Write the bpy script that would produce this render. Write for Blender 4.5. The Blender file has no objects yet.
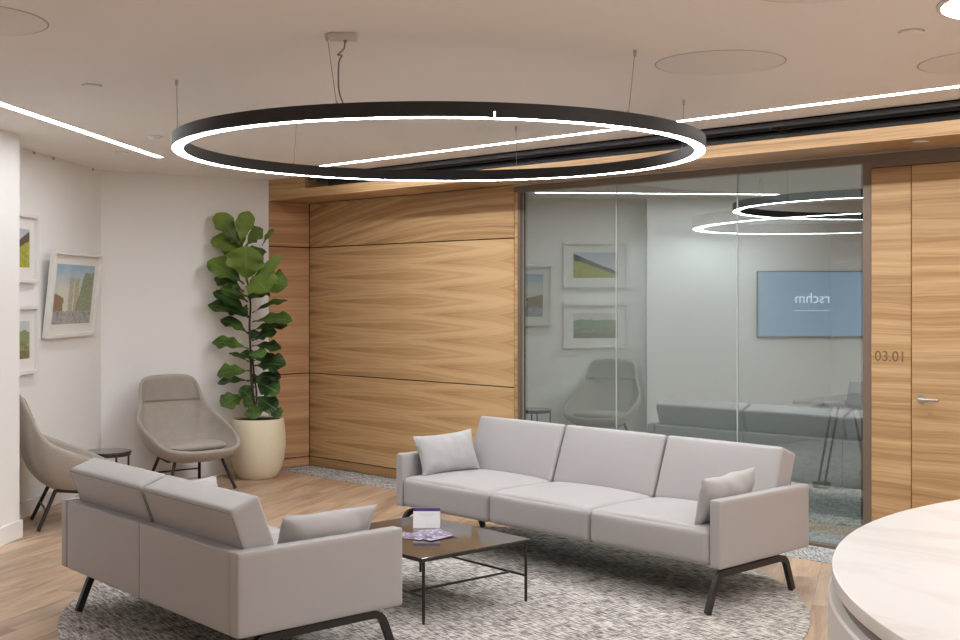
import bpy, bmesh, math, random
from math import sin, cos, pi, radians, atan2, sqrt
from mathutils import Vector, Matrix, noise

random.seed(7)
S = bpy.context.scene
COL = S.collection

# ------------------------------------------------------------------ camera
EYE = 1.6
AIM = pi - math.atan(1215 / 1200)             # heading of the lens in the room's axes
FW = Vector((cos(AIM), sin(AIM), 0)); RT = Vector((sin(AIM), -cos(AIM), 0)); UP = Vector((0, 0, 1))
cd = bpy.data.cameras.new('camera'); cam = bpy.data.objects.new('camera', cd); COL.objects.link(cam)
cam.location = (0, 0, EYE); cam.rotation_euler = (pi / 2, 0, AIM - pi / 2)
cd.lens = 45; cd.sensor_width = 36; cd.shift_y = -22 / 960; cd.clip_start = 0.05
S.camera = cam
S.view_settings.view_transform = 'Standard'; S.view_settings.look = 'None'
S.view_settings.gamma = 1; S.view_settings.use_curve_mapping = False
S.view_settings.exposure = 0.74

# ------------------------------------------------------------------ helpers: objects
def link(o, parent=None):
    COL.objects.link(o)
    if parent is not None: o.parent = parent
    return o

def tag(o, label=None, cat=None, group=None, kind=None):
    if label: o['label'] = label
    if cat: o['category'] = cat
    if group: o['group'] = group
    if kind: o['kind'] = kind
    return o

def thing(name, label, cat, loc=(0, 0, 0), rz=0.0, group=None):
    o = bpy.data.objects.new(name, None); o.empty_display_size = .1
    o.location = loc; o.rotation_euler = (0, 0, rz)
    link(o); return tag(o, label, cat, group)

def obj(name, bm, mat, parent=None, smooth=True, angle=40, label=None):
    me = bpy.data.meshes.new(name)
    bmesh.ops.recalc_face_normals(bm, faces=bm.faces)
    bm.to_mesh(me); bm.free()
    if mat: me.materials.append(mat)
    if smooth:
        me.polygons.foreach_set('use_smooth', [True] * len(me.polygons))
        try: me.set_sharp_from_angle(angle=radians(angle))
        except Exception: pass
    o = bpy.data.objects.new(name, me); link(o, parent)
    if label: o['label'] = label
    return o

def struct(name, bm, mat, parent=None, smooth=False):
    o = obj(name, bm, mat, parent, smooth)
    if parent is None: o['kind'] = 'structure'
    return o

def copy_tree(o, parent=None):
    c = o.copy(); COL.objects.link(c)
    c.parent = parent
    for ch in [k for k in bpy.data.objects if k.parent == o]:
        copy_tree(ch, c)
    return c

def B(): return bmesh.new()

def box(bm, x0, x1, y0, y1, z0, z1, bev=0.0, seg=2, M=None):
    g = bmesh.ops.create_cube(bm, size=1)
    vs = g['verts']
    for v in vs:
        v.co = Vector((x0 + (v.co.x + .5) * (x1 - x0), y0 + (v.co.y + .5) * (y1 - y0), z0 + (v.co.z + .5) * (z1 - z0)))
    if bev > 0:
        es = list({e for v in vs for e in v.link_edges})
        r = bmesh.ops.bevel(bm, geom=es, offset=bev, segments=seg, affect='EDGES', profile=.5)
        vs = list({v for f in r['faces'] for v in f.verts} | {v for v in vs if v.is_valid})
    if M is not None:
        for v in vs: v.co = M @ v.co
    return vs

def prism(bm, pts, z0, z1):
    lo = [bm.verts.new((x, y, z0)) for x, y in pts]; hi = [bm.verts.new((x, y, z1)) for x, y in pts]
    bm.faces.new(lo[::-1]); bm.faces.new(hi)
    n = len(pts)
    for i in range(n): bm.faces.new((lo[i], lo[(i + 1) % n], hi[(i + 1) % n], hi[i]))

def tube(bm, pts, r, n=10, caps=True, flat=None):
    """round tube, or a flat bar when flat=(half width, half height, side vector)"""
    pts = [Vector(p) for p in pts]; rings = []
    ref = None
    for i, p in enumerate(pts):
        t = (pts[min(i + 1, len(pts) - 1)] - pts[max(i - 1, 0)]).normalized()
        if flat:
            a = Vector(flat[2]).normalized(); a = (a - t * a.dot(t)).normalized(); b = t.cross(a)
            hw, hh = flat[0], flat[1]
            ring = [p + a * sx * hw + b * sy * hh for sx, sy in ((-1, -1), (1, -1), (1, 1), (-1, 1))]
        else:
            if ref is None:
                ref = Vector((0, 0, 1)) if abs(t.z) < .9 else Vector((1, 0, 0))
            a = (ref - t * ref.dot(t)).normalized(); b = t.cross(a); ref = a
            rr = r[i] if isinstance(r, (list, tuple)) else r
            ring = [p + (a * cos(2 * pi * k / n) + b * sin(2 * pi * k / n)) * rr for k in range(n)]
        rings.append([bm.verts.new(q) for q in ring])
    m = len(rings[0])
    for i in range(len(rings) - 1):
        for k in range(m):
            bm.faces.new((rings[i][k], rings[i][(k + 1) % m], rings[i + 1][(k + 1) % m], rings[i + 1][k]))
    if caps:
        bm.faces.new(rings[0][::-1]); bm.faces.new(rings[-1])

def arc(pts, rad=.03, n=5):
    """round the inner corners of a polyline"""
    P = [Vector(p) for p in pts]; out = [P[0]]
    for i in range(1, len(P) - 1):
        a = (P[i - 1] - P[i]); b = (P[i + 1] - P[i])
        d = min(rad, a.length * .45, b.length * .45)
        p0 = P[i] + a.normalized() * d; p1 = P[i] + b.normalized() * d
        for k in range(n + 1):
            t = k / n
            out.append(p0 * (1 - t) ** 2 + P[i] * 2 * t * (1 - t) + p1 * t * t)
    out.append(P[-1]); return out

def lathe(bm, prof, n=48, c=(0, 0)):
    rings = []
    for r, z in prof:
        if r < 1e-6: rings.append([bm.verts.new((c[0], c[1], z))])
        else: rings.append([bm.verts.new((c[0] + r * cos(2 * pi * k / n), c[1] + r * sin(2 * pi * k / n), z)) for k in range(n)])
    for a, b in zip(rings, rings[1:]):
        for k in range(n):
            k2 = (k + 1) % n
            if len(a) == 1 and len(b) == 1: continue
            if len(a) == 1: bm.faces.new((a[0], b[k2], b[k]))
            elif len(b) == 1: bm.faces.new((a[k], a[k2], b[0]))
            else: bm.faces.new((a[k], a[k2], b[k2], b[k]))

def rbox(bm, h, r, crown=0.0, front=0.0, n=16, M=None, wob=0.0):
    """upholstered block: half sizes h, edge radius r, crowned top and front"""
    g = bmesh.ops.create_cube(bm, size=2)
    vs0 = g['verts']
    es = list({e for v in vs0 for e in v.link_edges})
    bmesh.ops.subdivide_edges(bm, edges=es, cuts=n, use_grid_fill=True)
    vs = list(bm.verts)
    for v in vs:
        s = [math.copysign(1 - (1 - min(abs(c), 1)) ** 1.9, c) for c in v.co]
        p = Vector((s[0] * h[0], s[1] * h[1], s[2] * h[2]))
        q = Vector([max(-(h[i] - r), min(h[i] - r, p[i])) for i in range(3)])
        d = p - q
        if d.length > 1e-9: p = q + d.normalized() * r
        fx = max(0, 1 - s[0] ** 2); fy = max(0, 1 - s[1] ** 2); fz = max(0, 1 - s[2] ** 2)
        if crown and s[2] > 0: p.z += crown * (fx ** .6) * (fy ** .7) * s[2]
        if front and s[1] < 0: p.y -= front * (fx ** .6) * (fz ** .7) * -s[1]
        if wob: p += Vector((0, 1, 1)) * wob * (noise.noise(p * 6.0)) * (fx + fy) * .5
        v.co = M @ p if M is not None else p
    return vs

# ------------------------------------------------------------------ helpers: materials
def newmat(name):
    m = bpy.data.materials.new(name); m.use_nodes = True
    nt = m.node_tree; nt.nodes.clear()
    out = nt.nodes.new('ShaderNodeOutputMaterial')
    return m, nt, out

def srgb(r, g, b):
    f = lambda c: (c / 255 / 12.92) if c / 255 <= .04045 else ((c / 255 + .055) / 1.055) ** 2.4
    return (f(r), f(g), f(b), 1)

class NT:
    def __init__(s, nt): s.nt = nt
    def n(s, t, **k):
        nd = s.nt.nodes.new(t)
        for a, v in k.items(): setattr(nd, a, v)
        return nd
    def set(s, sock, v):
        if hasattr(v, 'is_output') or isinstance(v, bpy.types.NodeSocket): s.nt.links.new(v, sock)
        else: sock.default_value = v
    def math(s, op, a, b=0.0, c=None, clamp=False):
        nd = s.n('ShaderNodeMath', operation=op, use_clamp=clamp); s.set(nd.inputs[0], a); s.set(nd.inputs[1], b)
        if c is not None: s.set(nd.inputs[2], c)
        return nd.outputs[0]
    def vmath(s, op, a, b):
        nd = s.n('ShaderNodeVectorMath', operation=op); s.set(nd.inputs[0], a); s.set(nd.inputs[1], b); return nd.outputs[0]
    def sep(s, v):
        nd = s.n('ShaderNodeSeparateXYZ'); s.set(nd.inputs[0], v); return nd.outputs
    def comb(s, x, y, z):
        nd = s.n('ShaderNodeCombineXYZ')
        for i, v in enumerate((x, y, z)): s.set(nd.inputs[i], v)
        return nd.outputs[0]
    def coord(s, w='Object'): return s.n('ShaderNodeTexCoord').outputs[w]
    def noise(s, v, scale=5., detail=3., rough=.5, dist=0.):
        nd = s.n('ShaderNodeTexNoise'); s.set(nd.inputs['Vector'], v); nd.inputs['Scale'].default_value = scale
        nd.inputs['Detail'].default_value = detail; nd.inputs['Roughness'].default_value = rough
        nd.inputs['Distortion'].default_value = dist; return nd.outputs['Fac']
    def white(s, v):
        nd = s.n('ShaderNodeTexWhiteNoise'); s.set(nd.inputs['Vector'], v); return nd.outputs['Value']
    def ramp(s, f, stops):
        nd = s.n('ShaderNodeValToRGB'); s.set(nd.inputs[0], f)
        e = nd.color_ramp.elements
        while len(e) < len(stops): e.new(.5)
        for i, (p, c) in enumerate(stops): e[i].position = p; e[i].color = c
        return nd.outputs[0]
    def mix(s, f, a, b, mode='MIX'):
        nd = s.n('ShaderNodeMix', data_type='RGBA', blend_type=mode); s.set(nd.inputs[0], f); s.set(nd.inputs[6], a); s.set(nd.inputs[7], b)
        return nd.outputs[2]
    def bump(s, hgt, strength=.2, dist=.01):
        nd = s.n('ShaderNodeBump'); s.set(nd.inputs['Height'], hgt); nd.inputs['Strength'].default_value = strength
        nd.inputs['Distance'].default_value = dist; return nd.outputs[0]
    def bsdf(s, out, col, rough=.5, metal=0., normal=None, spec=.5, sheen=0.):
        nd = s.n('ShaderNodeBsdfPrincipled'); s.set(nd.inputs['Base Color'], col); s.set(nd.inputs['Roughness'], rough)
        nd.inputs['Metallic'].default_value = metal; nd.inputs['Specular IOR Level'].default_value = spec
        if sheen: nd.inputs['Sheen Weight'].default_value = sheen
        if normal is not None: s.set(nd.inputs['Normal'], normal)
        s.nt.links.new(nd.outputs[0], out.inputs[0]); return nd

def plain(name, col, rough=.5, metal=0., spec=.5, var=.04, scale=6., bump=0., bscale=200.):
    m, nt, out = newmat(name); N = NT(nt); co = N.coord()
    f = N.noise(co, scale, 3)
    c = N.mix(f, tuple(x * (1 - var) for x in col[:3]) + (1,), tuple(min(1, x * (1 + var)) for x in col[:3]) + (1,))
    nm = N.bump(N.noise(co, bscale, 2), bump, .002) if bump else None
    N.bsdf(out, c, rough, metal, nm, spec); return m

def emit(name, col, st):
    m, nt, out = newmat(name); e = nt.nodes.new('ShaderNodeEmission'); e.inputs[0].default_value = col; e.inputs[1].default_value = st
    nt.links.new(e.outputs[0], out.inputs[0]); return m

def veneer(name, dark, mid, light, axis='x', match=0.0, cathedral=0.0, x0=0.0, seed=0.0, rough=.42):
    """oak veneer, grain running level along the axis; match = height of the mirrored leaves"""
    m, nt, out = newmat(name); N = NT(nt)
    X, Y, Z = N.sep(N.coord())
    if axis == 'y': X, Y = Y, X
    zz = N.math('PINGPONG', N.math('ADD', Z, 5.03), match) if match else Z
    warp = N.math('MULTIPLY', N.math('SUBTRACT', N.noise(N.comb(N.math('MULTIPLY', X, .8), seed, N.math('MULTIPLY', zz, 3.)), 1., 3), .5), .10)
    w = N.math('ADD', zz, warp)
    if cathedral:
        dx = N.math('SUBTRACT', X, x0)
        par = N.math('MULTIPLY', N.math('MULTIPLY', dx, dx), cathedral)
        w = N.math('ADD', w, par)
    big = N.noise(N.comb(N.math('MULTIPLY', X, .22), seed + 3.1, N.math('MULTIPLY', w, 14.)), 1., 4, .55)
    fine = N.noise(N.comb(N.math('MULTIPLY', X, 3.), N.math('MULTIPLY', Y, 3.), N.math('MULTIPLY', w, 170.)), 1., 3, .6)
    rng = N.noise(N.comb(N.math('MULTIPLY', X, .5), seed + 9., N.math('MULTIPLY', w, 55.)), 1., 3, .6)
    f = N.math('ADD', N.math('ADD', N.math('MULTIPLY', big, .50), N.math('MULTIPLY', rng, .30)), N.math('MULTIPLY', fine, .20))
    c = N.ramp(f, [(.39, dark), (.5, mid), (.61, light)])
    N.bsdf(out, c, rough, 0, N.bump(fine, .04, .002), .4); return m

def planks(name):
    m, nt, out = newmat(name); N = NT(nt)
    mp = N.n('ShaderNodeMapping'); nt.links.new(N.coord(), mp.inputs[0]); mp.inputs['Rotation'].default_value = (0, 0, -radians(116))
    x, y, z = N.sep(mp.outputs[0])
    W, L = .18, 1.25
    row = N.math('FLOOR', N.math('DIVIDE', y, W))
    off = N.math('MULTIPLY', N.white(N.comb(row, 3.7, 0)), L)
    xs = N.math('ADD', x, off)
    cell = N.math('FLOOR', N.math('DIVIDE', xs, L))
    rnd = N.white(N.comb(row, cell, 1.3))
    g = N.noise(N.comb(N.math('MULTIPLY', xs, 1.1), N.math('MULTIPLY', y, 8.), N.math('MULTIPLY', rnd, 20.)), 1., 5, .55, .6)
    fine = N.noise(N.comb(N.math('MULTIPLY', xs, 5.), N.math('MULTIPLY', y, 130.), 0.), 1., 3, .6)
    f = N.math('ADD', N.math('MULTIPLY', g, .75), N.math('MULTIPLY', fine, .25))
    c = N.ramp(f, [(.34, srgb(150, 122, 100)), (.48, srgb(184, 156, 130)), (.62, srgb(206, 180, 154))])
    c = N.mix(1.0, c, N.ramp(rnd, [(0., (.80, .80, .81, 1)), (1., (1.06, 1.04, 1.02, 1))]), 'MULTIPLY')
    fy = N.math('FRACT', N.math('DIVIDE', y, W)); fx = N.math('FRACT', N.math('DIVIDE', xs, L))
    ey = N.math('MULTIPLY', N.math('MINIMUM', fy, N.math('SUBTRACT', 1., fy)), W)
    ex = N.math('MULTIPLY', N.math('MINIMUM', fx, N.math('SUBTRACT', 1., fx)), L)
    gap = N.math('LESS_THAN', N.math('MINIMUM', ex, ey), .0012)
    c = N.mix(N.math('MULTIPLY', gap, .6), c, srgb(90, 68, 50))
    N.bsdf(out, c, .42, 0, N.bump(fine, .05, .002), .4); return m

def tweed(name, dark, mid, light, ang=0.0, sc=1.0, tint=None):
    m, nt, out = newmat(name); N = NT(nt)
    mp = N.n('ShaderNodeMapping'); nt.links.new(N.coord(), mp.inputs[0]); mp.inputs['Rotation'].default_value = (0, 0, ang)
    x, y, z = N.sep(mp.outputs[0])
    a = N.noise(N.comb(N.math('MULTIPLY', x, 16 * sc), N.math('MULTIPLY', y, 95 * sc), 0.), 1., 2, .7)
    b = N.noise(N.comb(N.math('MULTIPLY', x, 95 * sc), N.math('MULTIPLY', y, 16 * sc), 4.), 1., 2, .7)
    c0 = N.noise(N.comb(x, y, 0.), 240. * sc, 1)
    big = N.noise(N.comb(x, y, 0.), 7., 3)
    f = N.math('ADD', N.math('ADD', N.math('MULTIPLY', a, .45), N.math('MULTIPLY', b, .33)), N.math('ADD', N.math('MULTIPLY', c0, .16), N.math('MULTIPLY', big, .12)))
    c = N.ramp(f, [(.40, dark), (.50, mid), (.60, light)])
    N.bsdf(out, c, .95, 0, N.bump(f, .6, .006), .15); return m

def cloth(name, col, scale=420., var=.10, rough=.85, bump=.25, sheen=.15, wr=0.):
    m, nt, out = newmat(name); N = NT(nt); co = N.coord()
    x, y, z = N.sep(co)
    f = N.noise(co, scale, 2, .7); g = N.noise(co, 9., 3)
    k = N.math('ADD', N.math('MULTIPLY', f, .7), N.math('MULTIPLY', g, .3))
    c = N.mix(k, tuple(v * (1 - var) for v in col[:3]) + (1,), tuple(v * (1 + var) for v in col[:3]) + (1,))
    h = N.math('ADD', f, N.math('MULTIPLY', N.noise(co, 22., 3, .5, .8), wr)) if wr else f
    N.bsdf(out, c, rough, 0, N.bump(h, bump, .002 if not wr else .004), .3, sheen); return m

def marble(name, base, vein, scale=2.2, rough=.12, width=.035, strength=.8, spec=.5, rot=0.6):
    m, nt, out = newmat(name); N = NT(nt)
    mp = N.n('ShaderNodeMapping'); nt.links.new(N.coord(), mp.inputs[0]); mp.inputs['Rotation'].default_value = (0, 0, rot); mp.inputs['Scale'].default_value = (.55, 1.6, 1)
    v = mp.outputs[0]
    n1 = N.noise(v, scale, 6, .6, 1.2)
    d = N.math('ABSOLUTE', N.math('SUBTRACT', n1, .5))
    ve = N.math('MULTIPLY', N.math('SUBTRACT', 1., N.math('DIVIDE', d, width), clamp=True), strength)
    cl = N.noise(v, scale * .7, 4)
    c = N.mix(N.math('MULTIPLY', cl, .35), base, vein)
    c = N.mix(ve, c, vein)
    N.bsdf(out, c, rough, 0, None, spec); return m

W_D, W_M, W_L = srgb(148, 113, 75), srgb(185, 148, 104), srgb(209, 175, 130)
M = dict(
    white=plain('white_wall_paint', (.86, .85, .84, 1), .75, var=.01, spec=.25),
    ceil=plain('ceiling_paint', (.84, .80, .765, 1), .85, var=.012, scale=.8, spec=.15),
    skirt=plain('white_satin_paint', (.86, .85, .84, 1), .4, var=.01),
    oak=veneer('oak_veneer_plain', W_D, W_M, W_L, 'x', seed=2.),
    oak_lens=veneer('oak_veneer_cathedral', W_D, W_M, W_L, 'x', match=.11, cathedral=.05, x0=-8.1, seed=5.),
    oak_top=veneer('oak_veneer_top', W_D, W_M, W_L, 'x', match=.5, cathedral=.06, x0=-6.9, seed=8.),
    oak_side_lit=veneer('oak_veneer_return_lit', srgb(170, 127, 92), srgb(192, 150, 112), srgb(206, 168, 130), 'y', seed=11.),  # return veneer made paler, light falling on it put into the colour
    oak_door=veneer('oak_veneer_door', srgb(152, 116, 78), srgb(180, 144, 102), srgb(202, 168, 126), 'x', seed=17.),
    dark_gap=plain('black_shadow_gap', (.012, .011, .011, 1), .8),
    bronze=plain('bronze_anodised_frame', srgb(122, 106, 92), .45, .3, var=.03),
    steel=plain('satin_steel', (.55, .53, .5, 1), .28, 1.0, var=.03),
    black=plain('black_powder_coat', (.014, .012, .011, 1), .45, var=.1),
    slot=plain('black_slot_lining', (.016, .016, .018, 1), .6),
    rail=plain('dark_grey_rail', (.10, .10, .112, 1), .4, .3),
    floor=planks('oak_plank_floor'),
    rug=tweed('grey_tweed_rug', srgb(54, 51, 50), srgb(136, 131, 126), srgb(204, 199, 192), .2, .75),
    carpet=tweed('grey_flecked_carpet', srgb(72, 72, 74), srgb(146, 146, 146), srgb(206, 204, 201), .9, .8),
    sofa=cloth('light_grey_upholstery', (.385, .365, .36, 1), 600., .03, .5, .06, .1),
    pillow=cloth('pale_grey_cushion_cloth', (.40, .385, .38, 1), 500., .05, .75, .25, .15, 2.5),
    piping=plain('grey_seam', (.24, .23, .225, 1), .8),
    wool=cloth('greige_wool', (.40, .358, .312, 1), 130., .34, .95, .4, .2),
    wool_d=cloth('greige_wool_head', (.35, .313, .273, 1), 130., .34, .95, .4, .2),
    pot=plain('cream_glaze', srgb(222, 212, 186), .55, var=.04, scale=60., bump=.05),
    soil=plain('dark_soil', (.02, .014, .01, 1), .95, var=.5, scale=60., bump=.8, bscale=60.),
    bark=plain('brown_bark', (.045, .028, .018, 1), .8, var=.4, scale=40., bump=.5, bscale=60.),
    stone=marble('white_marble', srgb(232, 229, 225), srgb(214, 203, 196), 1.3, .3, .05, .55),
    deskw=plain('desk_white_lacquer', (.74, .72, .69, 1), .45, var=.01),
    darkstone=marble('dark_marble', (.022, .018, .017, 1), (.16, .13, .12, 1), 5., .07, .02, .5, .6),
    plastic=plain('white_plastic', (.62, .58, .54, 1), .5, var=.02),
    frame=plain('white_picture_frame', (.80, .78, .76, 1), .5, var=.01),
    mount=plain('white_mount_board', (.78, .77, .74, 1), .85, var=.01),
    lamp=emit('lamp_diffuser', (.94, .972, 1, 1), 38.0),
    ring_lamp=emit('ring_diffuser', (.94, .972, 1, 1), 27.0),
    meet_lamp=emit('meeting_ring_diffuser', (.93, .98, 1, 1), 20.0),
    disc_lamp=emit('disc_diffuser', (1, .99, .97, 1), 12.0),
    cord=plain('grey_cord', (.22, .19, .17, 1), .6),
    wire=plain('steel_wire', (.30, .27, .25, 1), .4, .4),
    purple=plain('purple_print', srgb(60, 42, 110), .5),
    paper=plain('white_paper', (.80, .80, .82, 1), .6, var=.01),
    bezel=plain('grey_bezel', (.16, .17, .18, 1), .4),
)

def glass_mat():
    m, nt, out = newmat('tinted_partition_glass'); N = NT(nt)
    t = N.n('ShaderNodeBsdfTransparent'); t.inputs[0].default_value = (.80, .84, .825, 1)
    g = N.n('ShaderNodeBsdfGlossy'); g.inputs[0].default_value = (.93, .97, .96, 1); g.inputs['Roughness'].default_value = .0
    mx = N.n('ShaderNodeMixShader'); mx.inputs[0].default_value = .31
    nt.links.new(t.outputs[0], mx.inputs[1]); nt.links.new(g.outputs[0], mx.inputs[2]); nt.links.new(mx.outputs[0], out.inputs[0]); return m
M['glass'] = glass_mat()

def leaf_mat(name, lift):
    m, nt, out = newmat(name); N = NT(nt)
    u, v, _ = N.sep(N.coord('UV'))
    a = N.math('ABSOLUTE', N.math('SUBTRACT', u, .5))
    mid = N.math('LESS_THAN', a, .022)
    s = N.math('FRACT', N.math('MULTIPLY', N.math('SUBTRACT', v, N.math('MULTIPLY', a, .55)), 8.))
    side = N.math('MULTIPLY', N.math('LESS_THAN', s, .10), .5)
    vein = N.math('MAXIMUM', mid, side)
    rnd = N.noise(N.coord(), 5., 1)
    base = N.ramp(rnd, [(.36, srgb(22, 42, 22)), (.5, srgb(42, 74, 32)), (.66, srgb(88, 122, 52))])
    hz_ = N.sep(N.coord())[2]
    young = N.math('MULTIPLY', N.math('SUBTRACT', hz_, 1.62), 1.1, clamp=True)
    base = N.mix(N.math('MULTIPLY', young, rnd), base, srgb(150, 172, 78))
    base = N.mix(lift, base, srgb(132, 158, 66))
    c = N.mix(N.math('MULTIPLY', vein, .45), base, srgb(140, 165, 90))
    nd = N.bsdf(out, c, .38, 0, N.bump(N.math('SUBTRACT', 1., vein), .3, .004), .45)
    tr = N.n('ShaderNodeBsdfTranslucent'); N.set(tr.inputs[0], c)
    mx = N.n('ShaderNodeMixShader'); mx.inputs[0].default_value = .18
    nt.links.new(nd.outputs[0], mx.inputs[1]); nt.links.new(tr.outputs[0], mx.inputs[2]); nt.links.new(mx.outputs[0], out.inputs[0]); return m
M['leaf'] = leaf_mat('dark_fiddle_leaf', 0.0); M['leaf_mid'] = leaf_mat('green_fiddle_leaf', .22); M['leaf_new'] = leaf_mat('fresh_fiddle_leaf', .55)

# ------------------------------------------------------------------ room shell
YW = 7.0; YH = 6.53; XR = -9.2; CZ = 2.69
LW = Vector((-9.53, 5.03, 0)); LD = Vector((.661, -.751, 0)); LN = Vector((.751, .661, 0))   # the slanted wall behind the pictures
PIER = Vector((-7.84, 3.55, 0))
FLOOR_L = [(-12, -5), (5, -5), (5, 13.2), (-12, 13.2)]

bm = B(); prism(bm, [(-12, -5), (5, -5), (5, 6.62), (-12, 6.62)], -.1, 0); struct('floor', bm, M['floor'])
bm = B(); prism(bm, [(-12, 6.62), (5, 6.62), (5, 13.2), (-12, 13.2)], -.1, .004); struct('floor_carpet', bm, M['carpet'])
bm = B(); prism(bm, [(-12, -5), (5, -5), (5, 6.54), (-12, 6.54)], CZ, CZ + .1); struct('ceiling', bm, M['ceil'])
bm = B(); prism(bm, [(-9.2, 7.12), (0, 7.12), (0, 13.2), (-9.2, 13.2)], 2.66, 2.76); struct('ceiling_meeting_room', bm, M['ceil'])

# white side wall, slanted picture wall, pier
bm = B(); prism(bm, [(XR, YH), (LW.x, LW.y), (-12, LW.y), (-12, 7.4), (XR - .05, 7.4), (XR - .05, YH)], 0, CZ); struct('wall_side', bm, M['white'])
a = LW + LD * 2.4
bm = B(); prism(bm, [(LW.x, LW.y), (a.x, a.y), (a.x - .3, a.y - .3), (-12, 2.2), (-12, LW.y)], 0, CZ); struct('wall_left', bm, M['white'])
e = PIER + LD * 9.5; q = PIER + Vector((-.62, -.78, 0)) * .6
bm = B(); prism(bm, [(PIER.x, PIER.y), (e.x, e.y), (e.x - 2, e.y - 2), (q.x, q.y)], 0, CZ); struct('wall_pier', bm, M['white'])
bm = B(); prism(bm, [(-12, -5), (5, -5), (5, -4.9), (-12, -4.9)], 0, CZ); struct('wall_front', bm, M['white'])
bm = B(); prism(bm, [(4.9, -5), (5, -5), (5, 7.4), (4.9, 7.4)], 0, CZ); struct('wall_right', bm, M['white'])

def skirt(name, p, d, L, n, h=.115, t=.016, ext=0.0):
    p = Vector(p); a = p - d * ext; b = p + d * L; n = Vector(n)
    bm = B(); pts = [a, b, b + n * t, a + n * t]
    prism(bm, [(v.x, v.y) for v in pts], 0, h); struct(name, bm, M['skirt'])
sd = (Vector((XR, YH, 0)) - LW).normalized(); sn = Vector((sd.y, -sd.x, 0))
skirt('baseboard_side', LW, sd, (Vector((XR, YH, 0)) - LW).length, sn)
skirt('baseboard_left', LW, LD, 1.95, LN)
skirt('baseboard_pier', PIER, LD, 9.4, LN, ext=.016)

# header over the timber wall, with black slot above it
bm = B()
box(bm, XR, 5, YH, YW, 2.50, 2.58, .002); box(bm, XR, -8.65, YH, YW, 2.58, CZ, .001)
struct('trim_header', bm, M['oak'])
bm = B(); box(bm, -8.65, 5, 6.94, 7.0, 2.58, 2.84); box(bm, -8.65, 5, 6.50, 7.0, 2.80, 2.84); box(bm, -8.65, 5, 6.52, 6.54, 2.69, 2.82)
struct('trim_slot_lining', bm, M['slot'])
t = thing('linear_grille', 'long black ceiling slot grille running above the oak header', 'ceiling grille', (-2.0, 6.7, 2.6))
for (y, z, hy, hz) in ((6.565, 2.672, .012, .016), (6.66, 2.662, .010, .010), (6.80, 2.64, .016, .020)):
    bm = B(); box(bm, -6.64, 6.9, y - 6.7 - hy, y - 6.7 + hy, z - 2.6 - hz, z - 2.6 + hz, .003); obj('slat', bm, M['rail'], t, False)
for x in (-1.95, .75):
    bm = B(); box(bm, x - .012, x + .012, -.14, .1, .045, .085, .003); obj('bracket', bm, M['rail'], t, False)
t = thing('soffit_spotlight', 'small round recessed spotlight in the underside of the oak header above the door', 'spotlight', (-3.035, 6.671, 2.5))
bm = B(); lathe(bm, [(.032, -.001), (.045, -.004), (.047, -.001), (.047, .0)], 32); obj('trim_ring', bm, M['plastic'], t)
bm = B(); lathe(bm, [(0, -.0015), (.033, -.0015)], 32); obj('lens', bm, M['frame'], t)

# timber wall: dark backing, panels
g = .009
root = bpy.data.objects.new('wall_back', None); link(root); root['kind'] = 'structure'
bm = B(); box(bm, XR - .1, -6.492, YW + .018, YW + .12, 0, 2.5); obj('backing', bm, M['dark_gap'], root, False)
hz = [0.004, .093, .885, 2.079, 2.5]
mats = [M['oak_door'], M['oak_lens'], M['oak_lens'], M['oak_top']]
for i in range(4):
    bm = B(); box(bm, XR + .004, -6.535, YW, YW + .03, hz[i] + g / 2, hz[i + 1] - g / 2, .0015, 1); obj('panel', bm, mats[i], root, False)
bm = B(); box(bm, -6.529, -6.494, YW, YW + .03, .004, 2.438, .0015, 1); obj('stile', bm, M['oak_door'], root, False)
root = bpy.data.objects.new('wall_return', None); link(root); root['kind'] = 'structure'
bm = B(); box(bm, XR - .12, XR - .032, YH + .001, YW + .1, 0, 2.5); obj('backing', bm, M['dark_gap'], root, False)
for i in range(4):
    bm = B(); box(bm, XR - .03, XR, YH, YW - .003, hz[i] + g / 2, hz[i + 1] - g / 2, .0015, 1); obj('panel', bm, M['oak_side_lit'], root, False)

# glazed screen
GX0, GX1 = -6.463, -3.56
w = bpy.data.objects.new('window_1', None); link(w); w['kind'] = 'structure'
bm = B()
box(bm, -6.492, GX0, YW - .002, YW + .09, .0, 2.4985, .002); box(bm, GX1, -3.505, YW, YW + .09, 0, 2.50, .002)
box(bm, -6.53, 5, YW - .004, YW + .09, 2.44, 2.4985, .002); box(bm, GX1, 5, YW - .002, YW + .05, 2.406, 2.442, .001); box(bm, GX0, GX1, YW + .005, YW + .065, 0, .022, .002)
obj('frame', bm, M['bronze'], w, False)
bm = B(); box(bm, -6.53, 5, YW - .016, YW - .003, 2.490, 2.4985); obj('top_bead', bm, M['steel'], w, False)
js = [GX0, -5.523, -4.484, GX1]
for i in range(3):
    bm = B(); box(bm, js[i] + .003, js[i + 1] - .003, YW + .030, YW + .031, .02, 2.445)
    obj('pane', bm, M['glass'], w, False)
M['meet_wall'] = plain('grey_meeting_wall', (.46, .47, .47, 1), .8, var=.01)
M['seal'] = plain('clear_glazing_seal', (.42, .46, .46, 1), .2, var=.02)
for x in js[:3]:
    bm = B(); box(bm, x - (.004 if x > GX0 else -.001), x + .004, YW + .026, YW + .036, .02, 2.445); obj('seal', bm, M['seal'], w, False)

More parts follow.
